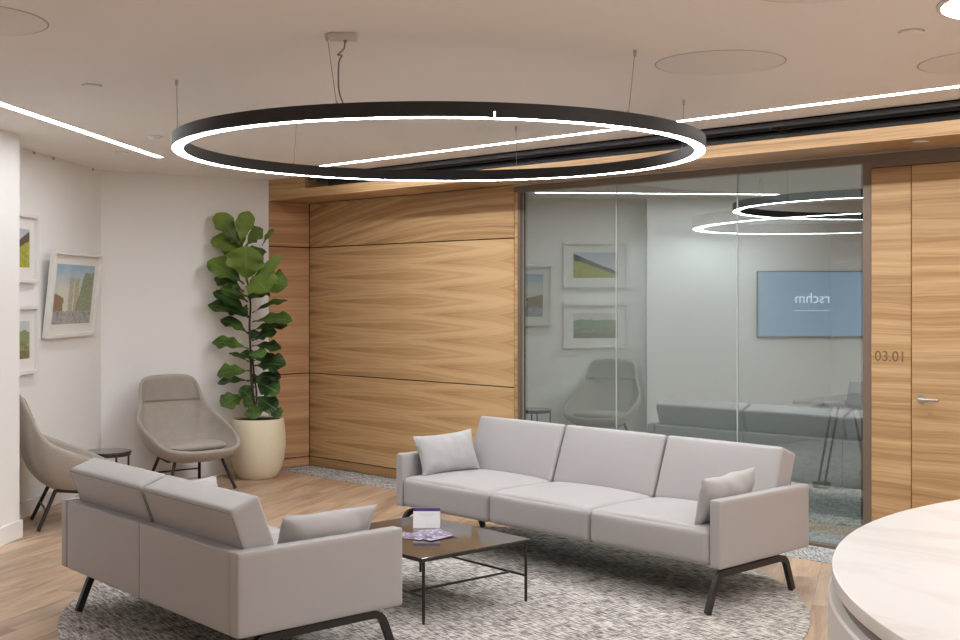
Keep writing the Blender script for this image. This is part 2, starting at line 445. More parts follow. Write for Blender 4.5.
# sidelight with the room number, door
bm = B(); box(bm, -3.503, -3.249, YW, YW + .05, .004, 2.402, .0015, 1); struct('wall_sidelight', bm, M['oak_door'])
bm = B(); box(bm, -3.6, 5, YW + .055, YW + .12, 0, 2.5); struct('wall_behind_door', bm, M['dark_gap'])
d = bpy.data.objects.new('door_1', None); link(d); d.location = (-3.243, YW, 0); d['kind'] = 'structure'
bm = B(); box(bm, 0, .98, 0, .05, .004, 2.402, .0015, 1); obj('door_leaf', bm, M['oak_door'], d, False)
hd = bpy.data.objects.new('handle', None); link(hd, d); hd.location = (.062, 0, .993)
bm = B(); lathe(bm, [(0, .0), (.026, 0), (.026, .008), (.0245, .010), (0, .010)], 32)
for v in bm.verts: v.co = Vector((v.co.x, -v.co.z, v.co.y))
obj('rose', bm, M['steel'], hd)
bm = B(); tube(bm, arc([(0, -.008, 0), (0, -.05, 0), (.125, -.05, 0)], .018), .0095, 12); obj('lever', bm, M['steel'], hd)
bm = B(); box(bm, -2.26, 5, YW, YW + .05, .004, 2.402, .0015, 1); struct('wall_beyond_door', bm, M['oak_door'])

def text(body, name, size, M4, mat, parent=None, ext=.001, align='LEFT'):
    cu = bpy.data.curves.new(name, 'FONT'); cu.body = body; cu.size = size; cu.extrude = ext; cu.align_x = align
    tmp = bpy.data.objects.new(name + '_tmp', cu); COL.objects.link(tmp)
    dg = bpy.context.evaluated_depsgraph_get(); dg.update()
    me = bpy.data.meshes.new_from_object(tmp.evaluated_get(dg))
    bpy.data.objects.remove(tmp); bpy.data.curves.remove(cu)
    me.transform(M4); me.materials.clear(); me.materials.append(mat)
    me.name = name; o = bpy.data.objects.new(name, me); link(o, parent); return o
M['num'] = plain('grey_brown_lettering', srgb(120, 92, 66), .5)
o = text('03.01', 'room_number', .092, Matrix.Translation((-3.482, YW - .0008, 1.212)) @ Matrix.Rotation(pi / 2, 4, 'X'), M['num'])
tag(o, 'room number 03.01 lettered on the narrow oak panel beside the door', 'room number')

# ------------------------------------------------------------------ meeting room beyond the glass
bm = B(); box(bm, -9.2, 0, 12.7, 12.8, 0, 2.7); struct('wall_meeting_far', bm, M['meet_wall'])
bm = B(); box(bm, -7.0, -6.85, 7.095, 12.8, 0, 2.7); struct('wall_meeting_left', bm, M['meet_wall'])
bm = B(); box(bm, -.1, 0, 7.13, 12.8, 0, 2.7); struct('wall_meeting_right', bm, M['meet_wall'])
t = thing('conference_table', 'dark conference table beyond the glass screen', 'table', (-4.0, 9.62, .004))
bm = B(); box(bm, -1.25, 1.25, -.55, .55, .70, .73, .004); obj('table_top', bm, M['slot'], t)
for sx in (-1, 1):
    lg = B(); x = sx * 1.05
    for y in (-.42, .42):
        tube(lg, [(x - .03, y, .03), (x - .03, y * .4, .70)], .010, 8); tube(lg, [(x + .03, y, .03), (x + .03, y * .4, .70)], .010, 8)
        box(lg, x - .06, x + .06, y - .05, y + .05, 0.0, .055, .012)
    obj('leg', lg, M['black'], t)

def halo(name, label, c, r, z, wdt, hgt, lamp, tilt=None, body=None):
    t = thing(name, label, 'pendant light', (c[0], c[1], z), 0, None)
    ri = r - wdt; n = 128
    bm = B()
    prof = [(r, .004), (r, hgt), (r - .004, hgt), (ri + .004, hgt), (ri, hgt), (ri, .004), (ri + .003, 0), (ri + .003, .006), (r - .003, .006), (r - .003, 0)]
    rings = [[bm.verts.new((p[0] * cos(2 * pi * k / n), p[0] * sin(2 * pi * k / n), p[1])) for k in range(n)] for p in prof]
    for i in range(len(rings)):
        a, b = rings[i], rings[(i + 1) % len(rings)]
        for k in range(n): bm.faces.new((a[k], a[(k + 1) % n], b[(k + 1) % n], b[k]))
    obj('ring_body', bm, body or M['black'], t, True, 30)
    bm = B(); lathe(bm, [(r - .004, .001), (ri + .004, .001), (ri + .004, .004), (r - .004, .004), (r - .004, .001)], n)
    obj('diffuser', bm, lamp, t, True, 30)
    if tilt: t.rotation_euler = tilt
    return t

M['ringm'] = plain('charcoal_aluminium', (.022, .020, .020, 1), .5, .2)
RC = Vector((-4.601, 4.363, 0)); RR = 1.378; RZ = 2.35
t = halo('ring_pendant', 'large black ring pendant with glowing underside hung above the two sofas', RC, RR, RZ, .060, .064, M['ring_lamp'], body=M['ringm'])
for k, adeg in enumerate((-121.0, -62.4, -5.5, 56.0, 115.6, 178.1)):
    A = radians(adeg); p = Vector(((RR - .031) * cos(A), (RR - .031) * sin(A), 0)); top = CZ - RZ
    q = Vector(((-5.296, 3.203), (-3.221, 4.231), (-3.843, 5.489), (-5.181, 5.571), (-3.931, 3.081), (-5.917, 4.407))[(0, 4, 1, 2, 3, 5)[k]] + (0,)) - RC
    bm = B(); tube(bm, [p + UP * .058, q + UP * (top - .002)], .0016, 6); wr = obj('suspension_wire', bm, M['wire'], t)
    bm = B(); lathe(bm, [(0, top - .03), (.006, top - .03), (.0085, top - .008), (.0085, top - .0005), (0, top - .0005)], 16, (q.x, q.y)); obj('ceiling_grip', bm, M['steel'], wr)
    bm = B(); lathe(bm, [(0, .058), (.007, .058), (.005, .080), (0, .080)], 12, (p.x, p.y)); obj('ring_grip', bm, M['steel'], wr)
# power cable to the ceiling box
cbx = Vector((-3.88, 3.135, 0)) - RC
ent = Vector(((RR - .031) * cos(radians(-62)), (RR - .031) * sin(radians(-62)), .055))
pts = [cbx + UP * (CZ - RZ - .028), cbx + UP * (CZ - RZ - .06) - RT * .005, cbx + UP * (CZ - RZ - .085) - RT * .03, ent + UP * .215 + RT * .012, ent + UP * .185, ent + UP * .10 - RT * .002, ent + UP * .05 + RT * .004, ent + UP * .002 + RT * .022]
def smooth_path(P, n=8):
    P = [Vector(p) for p in P]; out = []
    for i in range(len(P) - 1):
        p0 = P[max(i - 1, 0)]; p1 = P[i]; p2 = P[i + 1]; p3 = P[min(i + 2, len(P) - 1)]
        for k in range(n):
            s = k / n
            out.append(.5 * ((2 * p1) + (-p0 + p2) * s + (2 * p0 - 5 * p1 + 4 * p2 - p3) * s * s + (-p0 + 3 * p1 - 3 * p2 + p3) * s ** 3))
    out.append(P[-1]); return out
bm = B(); tube(bm, smooth_path(pts), .0035, 8); obj('power_cable', bm, M['cord'], t)
jx = radians(-36.5)
bm = B(); box(bm, RR - .001, RR + .0012, -.0015, .0015, .004, .024, 0, M=Matrix.Rotation(radians(-34.1), 4, 'Z')); obj('joint', bm, M['lamp'], t, False)
t = thing('ceiling_power_box', 'small white oblong power box on the ceiling feeding the ring pendant', 'power box', (-3.885, 3.125, CZ), AIM - pi / 2)
bm = B(); box(bm, -.055, .06, -.035, .035, -.026, 0, .006, 3); obj('housing', bm, M['plastic'], t)
bm = B(); lathe(bm, [(0, -.036), (.006, -.036), (.008, -.026), (0, -.026)], 16, (.012, .0)); obj('cable_gland', bm, M['cord'], t)

t = halo('ring_pendant', 'black ring pendant hanging inside the meeting room behind the glass', (-4.95, 10.1), 1.66, 2.26, .09, .10, M['meet_lamp'], body=M['ringm'])
t.rotation_euler = Matrix.Rotation(radians(-1.2), 3, FW).to_euler()
for adeg in (30, 150, 270):
    A = radians(adeg); p = Vector((1.61 * cos(A), 1.61 * sin(A), .1))
    bm = B(); tube(bm, [p, p + UP * (2.655 - 2.36 - .02 * RT.dot(p))], .002, 6); obj('suspension_wire', bm, M['wire'], t)

# ceiling line lights
M['soft_lamp'] = emit('soft_line_diffuser', (.94, .972, 1, 1), 20.0)
def line_light(p, q, wdt, label, lamp_m=None):
    p = Vector(p); q = Vector(q); d = (q - p); L = d.length; a = atan2(d.y, d.x)
    t = thing('linear_ceiling_light', label, 'ceiling light', (p.x, p.y, CZ), a, 'linear lights recessed in the ceiling')
    bm = B(); box(bm, 0, L, -wdt / 2, wdt / 2, -.004, -.001); obj('diffuser', bm, lamp_m or M['lamp'], t, False)
    bm = B(); box(bm, -.004, L + .004, -wdt / 2 - .004, -wdt / 2, -.005, 0); box(bm, -.004, L + .004, wdt / 2, wdt / 2 + .004, -.005, 0)
    obj('trim_edge', bm, M['frame'], t, False)
line_light((-7.93, 6.115, 0), (4.2, 6.10, 0), .055, 'long white line light in the ceiling parallel to the oak wall')
line_light((-8.279, 4.862, 0), (-6.40, 2.622, 0), .06, 'slanting white line light in the ceiling near the picture wall', M['soft_lamp'])

# round flush ceiling discs
M['faint'] = plain('faint_edge_shadow', (.40, .37, .35, 1), .8)  # grey for the painted edge shadow round the discs
M['disc'] = plain('ceiling_disc_paint', (.77, .735, .70, 1), .6, var=.01)
proto = None
for k, (x, y, lab) in enumerate(((-3.119, 4.742, 'round flush ceiling panel seen whole, right of the ring pendant'),
                                 (-4.72, 1.93, 'round flush ceiling panel cut by the left edge of the ceiling'),
                                 (-2.06, 3.77, 'round flush ceiling panel cut by the top edge, left of the glowing lamp'),
                                 (-2.235, 5.59, 'round flush ceiling panel above the door, cut by the right edge'))):
    if proto is None:
        proto = t = thing('ceiling_disc', lab, 'ceiling panel', (x, y, CZ), 0, 'round flush ceiling panels')
        bm = B(); lathe(bm, [(0, -.004), (.285, -.004), (.292, -.002), (.292, 0)], 64); obj('disc', bm, M['disc'], t)
        bm = B(); lathe(bm, [(.294, -.0008), (.300, -.0008)], 64); obj('painted_shadow', bm, M['faint'], t)  # flat ring, the disc's edge shadow painted in grey
    else:
        t = copy_tree(proto); t.location = (x, y, CZ); t['label'] = lab
t = thing('ceiling_lamp', 'brightly lit round ceiling lamp in the top right corner', 'ceiling light', (-1.665, 4.525, CZ))
bm = B(); lathe(bm, [(0, -.010), (.28, -.010), (.29, -.004)], 64); obj('diffuser', bm, M['disc_lamp'], t)
bm = B(); lathe(bm, [(.29, -.012), (.305, -.008), (.305, 0), (.29, 0), (.29, -.012)], 64); obj('rim', bm, M['plastic'], t)
proto = None
for k, (x, y, r, lab) in enumerate(((-2.19, 4.725, .05, 'small flush ceiling sensor below the glowing lamp'),
                                    (-5.728, 2.974, .045, 'small flush ceiling sensor left of the ring pendant beyond the line light'),
                                    (-8.197, 4.496, .045, 'small flush ceiling sensor just above the end of the slanting line light'))):
    if proto is None:
        proto = t = thing('ceiling_sensor', lab, 'ceiling fitting', (x, y, CZ), 0, 'flush ceiling sensors')
        bm = B(); lathe(bm, [(0, -.012), (.036, -.012), (.045, -.010), (.047, 0)], 32); obj('plate', bm, M['ceil'], t)
        bm = B(); lathe(bm, [(.0475, -.0008), (.051, -.0008)], 32); obj('painted_shadow', bm, M['cord'], t)  # flat grey ring painted as the shading round the plate
    else:
        t = copy_tree(proto); t.location = (x, y, CZ); t['label'] = lab
t = thing('smoke_detector', 'small white dome smoke detector on the ceiling left of the ring pendant', 'smoke detector', (-7.229, 4.208, CZ))
bm = B(); lathe(bm, [(.055, 0), (.055, -.009), (.048, -.014), (.03, -.014)], 32); obj('base', bm, M['white'], t)
bm = B(); lathe(bm, [(.032, -.013), (.032, -.024), (.02, -.028), (0, -.029)], 32); obj('sensor_head', bm, M['white'], t)

# ------------------------------------------------------------------ rug
bm = B(); lathe(bm, [(0, .012), (1.915, .012), (1.925, .009), (1.927, .0)], 128)
o = obj('round_rug', bm, M['rug']); o.location = (-4.685, 4.423, 0)
tag(o, 'large round grey tweed rug under the sofas and coffee table', 'rug')

# ------------------------------------------------------------------ sofas
def make_sofa(label, loc, rz, L, D, nseat, foot_f, foot_r, top_f, top_r, inset, zb=.225, zt=.573):
    s = thing('sofa', label, 'sofa', loc, rz, 'light grey sofas')
    T = .068; hx = L / 2
    for sg in (-1, 1):
        bm = B(); x0, x1 = (hx - T, hx) if sg > 0 else (-hx, -hx + T)
        rbox(bm, (T / 2, D / 2, (zt - zb) / 2), .011, 0, 0, 10, Matrix.Translation(((x0 + x1) / 2, D / 2, (zt + zb) / 2)))
        obj('arm', bm, M['sofa'], s)
    # back panel, one upholstered section per seat
    w = (L - 2 * T) / nseat
    for i in range(nseat):
        bm = B(); xc = -hx + T + w * (i + .5)
        rbox(bm, (w / 2 - .0015, .034, (zt - .004 - zb) / 2), .009, 0, 0, 10, Matrix.Translation((xc, D - .036, (zt - .004 + zb) / 2)))
        obj('back_panel', bm, M['sofa'], s)
    # dark deck under the seat
    bm = B(); box(bm, -hx + T + .02, hx - T - .02, .05, D - .06, zb + .003, zb + .03, .004); obj('seat_deck', bm, M['slot'], s)
    tilt = radians(20)
    for i in range(nseat):
        xc = -hx + T + w * (i + .5)
        bm = B(); rbox(bm, (w / 2 - .002, .345, .097), .038, .028, .010, 20, Matrix.Translation((xc, .338, .326)))
        obj('seat_cushion', bm, M['sofa'], s)
        bm = B(); Mx = Matrix.Translation((xc, .696, .578)) @ Matrix.Rotation(-tilt, 4, 'X')
        rbox(bm, (w / 2 - .005 - (.006 if i in (0, nseat - 1) else 0), .074, .192), .017, .004, .014, 18, Mx)
        c = obj('back_cushion', bm, M['sofa'], s)
        bm = B(); hw = w / 2 - .02
        for yy, zz in ((.0745, .178), ):
            tube(bm, [Mx @ Vector((-hw, yy - .0005, zz)), Mx @ Vector((hw, yy - .0005, zz))], .0022, 6)
        for sx in (-1, 1):
            tube(bm, [Mx @ Vector((sx * (w / 2 - .0125), .070, .16)), Mx @ Vector((sx * (w / 2 - .0125), .070, -.10))], .0022, 6)
        obj('piping', bm, M['piping'], c)
    for sg in (-1, 1):
        bi = inset[0] if sg < 0 else inset[1]
        x = sg * (hx - bi); xf = sg * (hx - bi)
        zf = zb - .022
        pts = arc([(xf, foot_f, .0185), (x, top_f, zf), (x, top_r, zf), (xf, foot_r, .0185)], .05, 6)
        bm = B(); tube(bm, pts, 0, flat=(.013, .016, (1, 0, 0))); obj('leg_frame', bm, M['black'], s, True, 30)
    return s
PRr = -.037
SR = make_sofa('long three seat light grey sofa in front of the glass screen', (-4.685, 5.21, 0), PRr, 2.585, .833, 3, -.095, .672, -.01, .60, (.13, .010))
PLr = -.07; DL = .838
oL = Vector((-4.966 - sin(PLr) * DL, 2.807 + cos(PLr) * DL, 0))
SL = make_sofa('two seat light grey sofa seen from behind, facing the coffee table', oL, PLr + pi, 1.78, DL, 2, .03, .81, .105, .735, (.03, .15))

def pillow_mesh(wd, ht, th, seed, n=26):
    bm = B(); fr = {}
    for side in (1, -1):
        for i in range(n + 1):
            for j in range(n + 1):
                u = -1 + 2 * i / n; v = -1 + 2 * j / n
                edge = i in (0, n) or j in (0, n)
                if edge and side == -1: continue
                # edges bow in between pointed corners
                x = u * wd / 2 * (1 - .06 * (1 - v * v)); z = v * ht / 2 * (1 - .10 * (1 - u * u))
                t = th / 2 * (max(0, 1 - abs(u) ** 2.6) ** .55) * (max(0, 1 - abs(v) ** 2.6) ** .55)
                p = Vector((x, 0, z))
                wr = noise.noise(Vector((x * 9 + seed, z * 9, side * 3.0))) * .014 + noise.noise(Vector((x * 22, z * 22 + seed, side * 5.0))) * .004
                e = max(abs(u), abs(v))
                y = side * (t + wr * (0.4 + e) * (1 if not edge else 0))
                if edge: y = noise.noise(Vector((x * 8, z * 8, seed))) * .012
                fr[(side, i, j)] = bm.verts.new((x, y, z))
    G = lambda s, i, j: fr.get((s, i, j)) or fr[(1, i, j)]
    for s in (1, -1):
        for i in range(n):
            for j in range(n):
                q = [G(s, i, j), G(s, i + 1, j), G(s, i + 1, j + 1), G(s, i, j + 1)]
                bm.faces.new(q if s < 0 else q[::-1])
    return bm
def pillow(label, parent_loc, rz, u, v, z, yaw, lean, wd=.48, ht=.30, th=.13, seed=0., roll=0.):
    bm = pillow_mesh(wd, ht, th, seed)
    o = obj('throw_pillow', bm, M['pillow'], None, True, 80)
    base = Matrix.Translation(parent_loc) @ Matrix.Rotation(rz, 4, 'Z') @ Matrix.Translation((u, v, z)) @ Matrix.Rotation(yaw, 4, 'Z') @ Matrix.Rotation(lean, 4, 'X') @ Matrix.Rotation(roll, 4, 'Y')
    o.matrix_world = base
    return tag(o, label, 'pillow', 'small grey throw pillows')
P = Vector((-4.685, 5.21, 0))
pillow('small pale grey pillow propped on the far left arm of the long sofa', P, PRr, -1.135, .315, .562, radians(80), radians(-20), .46, .285, .13, 1.3, radians(-3))
pillow('small crumpled grey pillow propped against the near right arm of the long sofa', P, PRr, 1.145, .25, .552, radians(-90), radians(-14), .47, .27, .13, 4.1, radians(3))
pillow('grey pillow sagging over the near arm of the two seat sofa', oL, PLr + pi, -.715, .31, .540, radians(90), radians(-26), .50, .29, .14, 7.7)
pillow('grey pillow with only its white corner showing behind the two seat sofa back', oL, PLr + pi, .715, .23, .505, radians(-90), radians(-30), .44, .27, .13, 9.9)

# ------------------------------------------------------------------ coffee table with leaflets
tz = .338
t = thing('coffee_table', 'low coffee table with dark marble top and thin black steel legs on the rug', 'coffee table', (-4.715, 4.333, .012), -.076)
hxl, hyl = .460, .365
bm = B(); box(bm, -hxl, hxl, -hyl, hyl, tz - .021, tz - .012, .002); obj('table_top', bm, M['darkstone'], t, False)
bm = B()
for y in (-hyl + .012, hyl - .012): box(bm, -hxl, hxl, y - .007, y + .007, tz - .033, tz - .0215)
for x in (-hxl + .012, hxl - .012): box(bm, x - .008, x + .008, -hyl + .02, hyl - .02, tz - .033, tz - .0215)
obj('top_rail', bm, M['black'], t, False)
for sx in (-1, 1):
    for sy in (-1, 1):
        bm = B(); tube(bm, [(sx * (hxl - .014), sy * (hyl - .024), 0), (sx * (hxl - .014), sy * (hyl - .024), tz - .03)], .008, 12); obj('leg', bm, M['black'], t)
for sy in (-1, 1):
    bm = B(); tube(bm, [(-hxl + .014, sy * (hyl - .024), .135), (hxl - .014, sy * (hyl - .024), .135)], .0065, 10); obj('stretcher', bm, M['black'], t)
for sx in (1,):
    bm = B(); tube(bm, [(sx * (hxl - .135), -hyl + .024, .135), (sx * (hxl - .135), hyl - .024, .135)], .0065, 10); obj('stretcher', bm, M['black'], t)

TZ = .012 + tz - .012
t = thing('tent_card', 'white folded tent card with a purple header standing on the coffee table', 'sign', (-4.835, 4.478, TZ), atan2(.104, .105) )
bm = B(); hw = .074; hh = .105
a = [(-hw, 0, 0), (hw, 0, 0), (hw, .03, hh), (-hw, .03, hh)]
for y0, y1 in ((0, .03), (.06, .03)):
    q = [(-hw, y0, 0), (hw, y0, 0), (hw, y1, hh), (-hw, y1, hh)]
    dy = .0006
    f = [bm.verts.new(p) for p in q]; b2 = [bm.verts.new((p[0], p[1] + (dy if y0 < .03 else -dy), p[2])) for p in q]
    bm.faces.new(f); bm.faces.new(b2[::-1])
    for i in range(4): bm.faces.new((f[i], f[(i + 1) % 4], b2[(i + 1) % 4], b2[i]))
obj('card', bm, M['paper'], t, False)
def on_card(bm, x0, x1, z0, z1, off=.0005):
    vs = [bm.verts.new((x, .03 * z / hh - off, z)) for x, z in ((x0, z0), (x1, z0), (x1, z1), (x0, z1))]; bm.faces.new(vs)
bm = B(); on_card(bm, -hw, hw, hh - .017, hh - .0005); obj('header_band', bm, M['purple'], t, False)
bm = B()
for z, x0, x1 in ((.073, -.045, .045), (.064, -.03, .03)): on_card(bm, x0, x1, z - .0012, z + .0012)
M['ink'] = plain('pale_ink', (.55, .55, .62, 1), .6)
obj('print_line', bm, M['ink'], t, False)

def leaflet_mat(i):
    m, nt, out = newmat('leaflet_print'); N = NT(nt); u = N.coord('Generated')
    f = N.noise(u, 3.5, 4, .6, 1.)
    c = N.ramp(f, [(.36, srgb(66, 56, 104)), (.5, srgb(140, 128, 156)), (.66, srgb(212, 206, 214))])
    N.bsdf(out, c, .22, 0, None, .5); return m
M['leaflet'] = leaflet_mat(0)
lo = Vector((-4.685, 4.262, TZ))
for i, (dx, dy, rz, lab) in enumerate(((-.13, -.03, .5, 'purple and white leaflet at the left of the fan on the coffee table'), (-.04, .0, .25, 'purple and white leaflet second in the fan on the coffee table'),
                                  (.03, .05, .0, 'purple and white leaflet third in the fan, before the tent card'), (.02, .13, -.3, 'purple and white leaflet at the right end of the fan on the coffee table'))):
    bm = B(); n = 8
    top = [[bm.verts.new(((-.105 + .21 * i2 / n), (-.07 + .14 * j2), .0016 + .0014 * i + .006 * (i2 / n - .5) ** 2)) for j2 in range(2)] for i2 in range(n + 1)]
    bot = [[bm.verts.new((v.co.x, v.co.y, max(.0004, v.co.z - .0010))) for v in r] for r in top]
    for k in range(n):
        bm.faces.new((top[k][0], top[k + 1][0], top[k + 1][1], top[k][1])); bm.faces.new((bot[k][0], bot[k][1], bot[k + 1][1], bot[k + 1][0]))
        for j in (0, 1): bm.faces.new((top[k][j], top[k + 1][j], bot[k + 1][j], bot[k][j]))
    for k in (0, n): bm.faces.new((top[k][0], top[k][1], bot[k][1], bot[k][0]))
    o = obj('leaflet', bm, M['leaflet'], None, False); o.location = lo + Vector((dx, dy, 0)); o.rotation_euler = (0, 0, rz)
    tag(o, lab, 'leaflet', 'leaflets fanned on the coffee table')

# ------------------------------------------------------------------ lounge chairs
def rim(a):
    """rim of the shell; a = 0 front, 180 back"""
    K = [(0, 0, .345, .352), (30, .20, .335, .360), (55, .315, .262, .392), (80, .358, .10, .475), (103, .362, -.06, .540), (122, .330, -.20, .615),
         (138, .268, -.285, .745), (150, .248, -.335, .865), (158, .215, -.355, .912), (168, .12, -.365, .930), (180, 0, -.37, .933)]
    s = 1 if a >= 0 else -1; x = abs(a)
    for i in range(len(K) - 1):
        if K[i][0] <= x <= K[i + 1][0] + 1e-9:
            p0 = K[max(i - 1, 0)]; p1 = K[i]; p2 = K[i + 1]; p3 = K[min(i + 2, len(K) - 1)]
            if i == 0: p0 = (-K[1][0], -K[1][1], K[1][2], K[1][3])
            if i + 2 > len(K) - 1: p3 = (360 - K[-2][0], -K[-2][1], K[-2][2], K[-2][3])
            t = (x - p1[0]) / (p2[0] - p1[0]); d = p2[0] - p1[0]
            r = []
            for c in (1, 2, 3):
                m1 = (p2[c] - p0[c]) / (p2[0] - p0[0]) * d; m2 = (p3[c] - p1[c]) / (p3[0] - p1[0]) * d
                r.append((2 * t ** 3 - 3 * t * t + 1) * p1[c] + (t ** 3 - 2 * t * t + t) * m1 + (-2 * t ** 3 + 3 * t * t) * p2[c] + (t ** 3 - t * t) * m2)
            return Vector((r[0] * s, r[1], r[2]))
    return Vector((0, -.37, .935))
CB = Vector((0, .0, .262))
def shell_pt(a, r):
    R = rim(a)
    back = max(0, (abs(a) - 90) / 90)
    g = 1 - (1 - r) ** (1.65 + .75 * back)
    h = r ** (2.0 - .15 * back)
    p = Vector((CB.x + (R.x - CB.x) * g, CB.y + (R.y - CB.y) * g, CB.z + (R.z - CB.z) * h))
    return p
def make_chair(label, loc, rz):
    c = thing('lounge_chair', label, 'armchair', loc, rz, 'high backed lounge chairs')
    NA, NR = 96, 22
    bm = B()
    inner = [[bm.verts.new(shell_pt(-180 + 360 * k / NA, (j + 1) / NR)) for k in range(NA)] for j in range(NR)]
    cv = bm.verts.new(CB)
    for k in range(NA): bm.faces.new((cv, inner[0][k], inner[0][(k + 1) % NA]))
    for j in range(NR - 1):
        for k in range(NA): bm.faces.new((inner[j][k], inner[j + 1][k], inner[j + 1][(k + 1) % NA], inner[j][(k + 1) % NA]))
    bm.normal_update()
    TH = .034
    # outer skin: offset along the normals, away from the bowl's inside
    mid = Vector((0, .12, .75))
    def outw(v):
        n = v.normal.copy()
        if n.dot(v.co - mid) < 0: n = -n
        return n
    offs = {v: v.co + outw(v) * TH for v in bm.verts}
    outer = [[bm.verts.new(offs[inner[j][k]]) for k in range(NA)] for j in range(NR)]
    co = bm.verts.new(offs[cv])
    rimv = [bm.verts.new((inner[-1][k].co + outer[-1][k].co) / 2 + (inner[-1][k].co - inner[-2][k].co).normalized() * TH * .42) for k in range(NA)]
    for k in range(NA):
        k2 = (k + 1) % NA
        bm.faces.new((co, outer[0][k2], outer[0][k]))
        bm.faces.new((inner[-1][k], rimv[k], rimv[k2], inner[-1][k2])); bm.faces.new((rimv[k], outer[-1][k], outer[-1][k2], rimv[k2]))
    for j in range(NR - 1):
        for k in range(NA): bm.faces.new((outer[j][k], outer[j][(k + 1) % NA], outer[j + 1][(k + 1) % NA], outer[j + 1][k]))
    sh = obj('shell', bm, M['wool'], c, True, 75)
    md = sh.modifiers.new('smooth', 'SUBSURF'); md.levels = 1; md.render_levels = 1
    # head panel: upper back, proud of the shell by a seam's thickness
    bm = B(); rows = []
    za, zb_ = .715, .915
    nx, nz = 22, 10
    def inside(xf, z):
        lo_, hi_ = 0.0, 1.0
        a = 180 - xf * 40
        # find r so that the shell point reaches height z on this meridian
        if xf < 0: a = -(180 + xf * 40)
        R = rim(a)
        hh = min(1.0, (z - CB.z) / (R.z - CB.z)); back = max(0, (abs(a) - 90) / 90)
        r = max(0, hh) ** (1 / (2.0 - .15 * back))
        return shell_pt(a, min(r, .992))
    for j in range(nz + 1):
        z = za + (zb_ - za) * j / nz
        rows.append([bm.verts.new(inside(-1 + 2 * i / nx, z) + Vector((0, .0055, .0))) for i in range(nx + 1)])
    for j in range(nz):
        for i in range(nx): bm.faces.new((rows[j][i], rows[j][i + 1], rows[j + 1][i + 1], rows[j + 1][i]))
    hp = obj('head_panel', bm, M['wool_d'], c, True, 75, 'slightly darker padded head panel')
    s2 = hp.modifiers.new('thick', 'SOLIDIFY'); s2.thickness = .006; s2.offset = 0
    # seat pad
    bm = B(); n = 40; rows = []
    prof = [(.0, .060), (.6, .060), (.86, .056), (.96, .046), (1.0, .030), (.97, .012), (.90, .002), (0, 0)]
    def sup(t, k): return math.copysign(abs(cos(t)) ** k, cos(t)), math.copysign(abs(sin(t)) ** k, sin(t))
    for pr, pz in prof:
        if pr == 0: rows.append([bm.verts.new((0, .05, .348 + pz))]); continue
        ring = []
        for k in range(n):
            cx, cy = sup(2 * pi * k / n, .72)
            y = .05 + cy * pr * .235
            ring.append(bm.verts.new((cx * pr * .285, y, .338 + pz + .03 * (y - .05))))
        rows.append(ring)
    for a_, b_ in zip(rows, rows[1:]):
        for k in range(n):
            k2 = (k + 1) % n
            if len(a_) == 1: bm.faces.new((a_[0], b_[k], b_[k2]))
            elif len(b_) == 1: bm.faces.new((a_[k], b_[0], a_[k2]))
            else: bm.faces.new((a_[k], b_[k], b_[k2], a_[k2]))
    obj('seat_pad', bm, M['wool'], c, True, 60)
    ft = {('f', 1): (.30, .27), ('f', -1): (-.30, .27), ('r', 1): (.245, -.27), ('r', -1): (-.245, -.27)}
    tp = {'f': (.205, .19, .282), 'r': (.185, -.15, .270)}
    for (w_, sg), (fx, fy) in ft.items():
        tx, ty, tzz = tp[w_]
        bm = B(); tube(bm, [(fx, fy, .0062), (sg * tx, ty, tzz)], .0135, 12); obj('leg', bm, M['black'], c)
    for sg in (-1, 1):
        bm = B(); tube(bm, [(sg * .205, .19, .276), (sg * .19, .02, .246), (sg * .185, -.15, .266)], .012, 10); obj('side_rail', bm, M['black'], c)
    kx = lambda z: .245 + (.185 - .245) * z / .27
    ky = lambda z: -.27 + (-.15 + .27) * z / .27
    bm = B(); tube(bm, [(-kx(.13), ky(.13), .13), (kx(.13), ky(.13), .13)], .007, 10); obj('cross_bar', bm, M['black'], c)
    return c
# local +y is the way the chair faces
f1 = Vector((.996, -.09)); f2 = Vector((.34, .94))
CH1 = make_chair('greige lounge chair against the white wall beside the potted fig', (-8.82, 5.44, 0), atan2(f1.y, f1.x) - pi / 2)
CH2 = copy_tree(CH1); CH2.location = (-8.05, 4.05, 0); CH2.rotation_euler = (0, 0, atan2(f2.y, f2.x) - pi / 2)
CH2['label'] = 'greige lounge chair seen from the side under the pictures, partly behind the white pier'

# side table
t = thing('side_table', 'small round side table with dark marble top between the lounge chairs', 'side table', (-8.56, 4.57, 0), .55)
bm = B(); lathe(bm, [(0, .402), (.178, .402), (.181, .405), (.181, .417), (.178, .420), (0, .420)], 56); obj('table_top', bm, M['darkstone'], t, True, 30)
bm = B(); lathe(bm, [(.165, .385), (.176, .385), (.176, .4015), (.165, .4015), (.165, .385)], 56); obj('rim_band', bm, M['black'], t, True, 30)
for k in range(4):
    A = pi / 2 * k + .12; bm = B(); tube(bm, [(.171 * cos(A), .171 * sin(A), 0), (.171 * cos(A), .171 * sin(A), .39)], .008, 10); obj('leg', bm, M['black'], t)
bm = B(); box(bm, -.17, .17, -.007, .007, .06, .074); box(bm, -.007, .007, -.17, .17, .06, .074); obj('cross_brace', bm, M['black'], t, False)

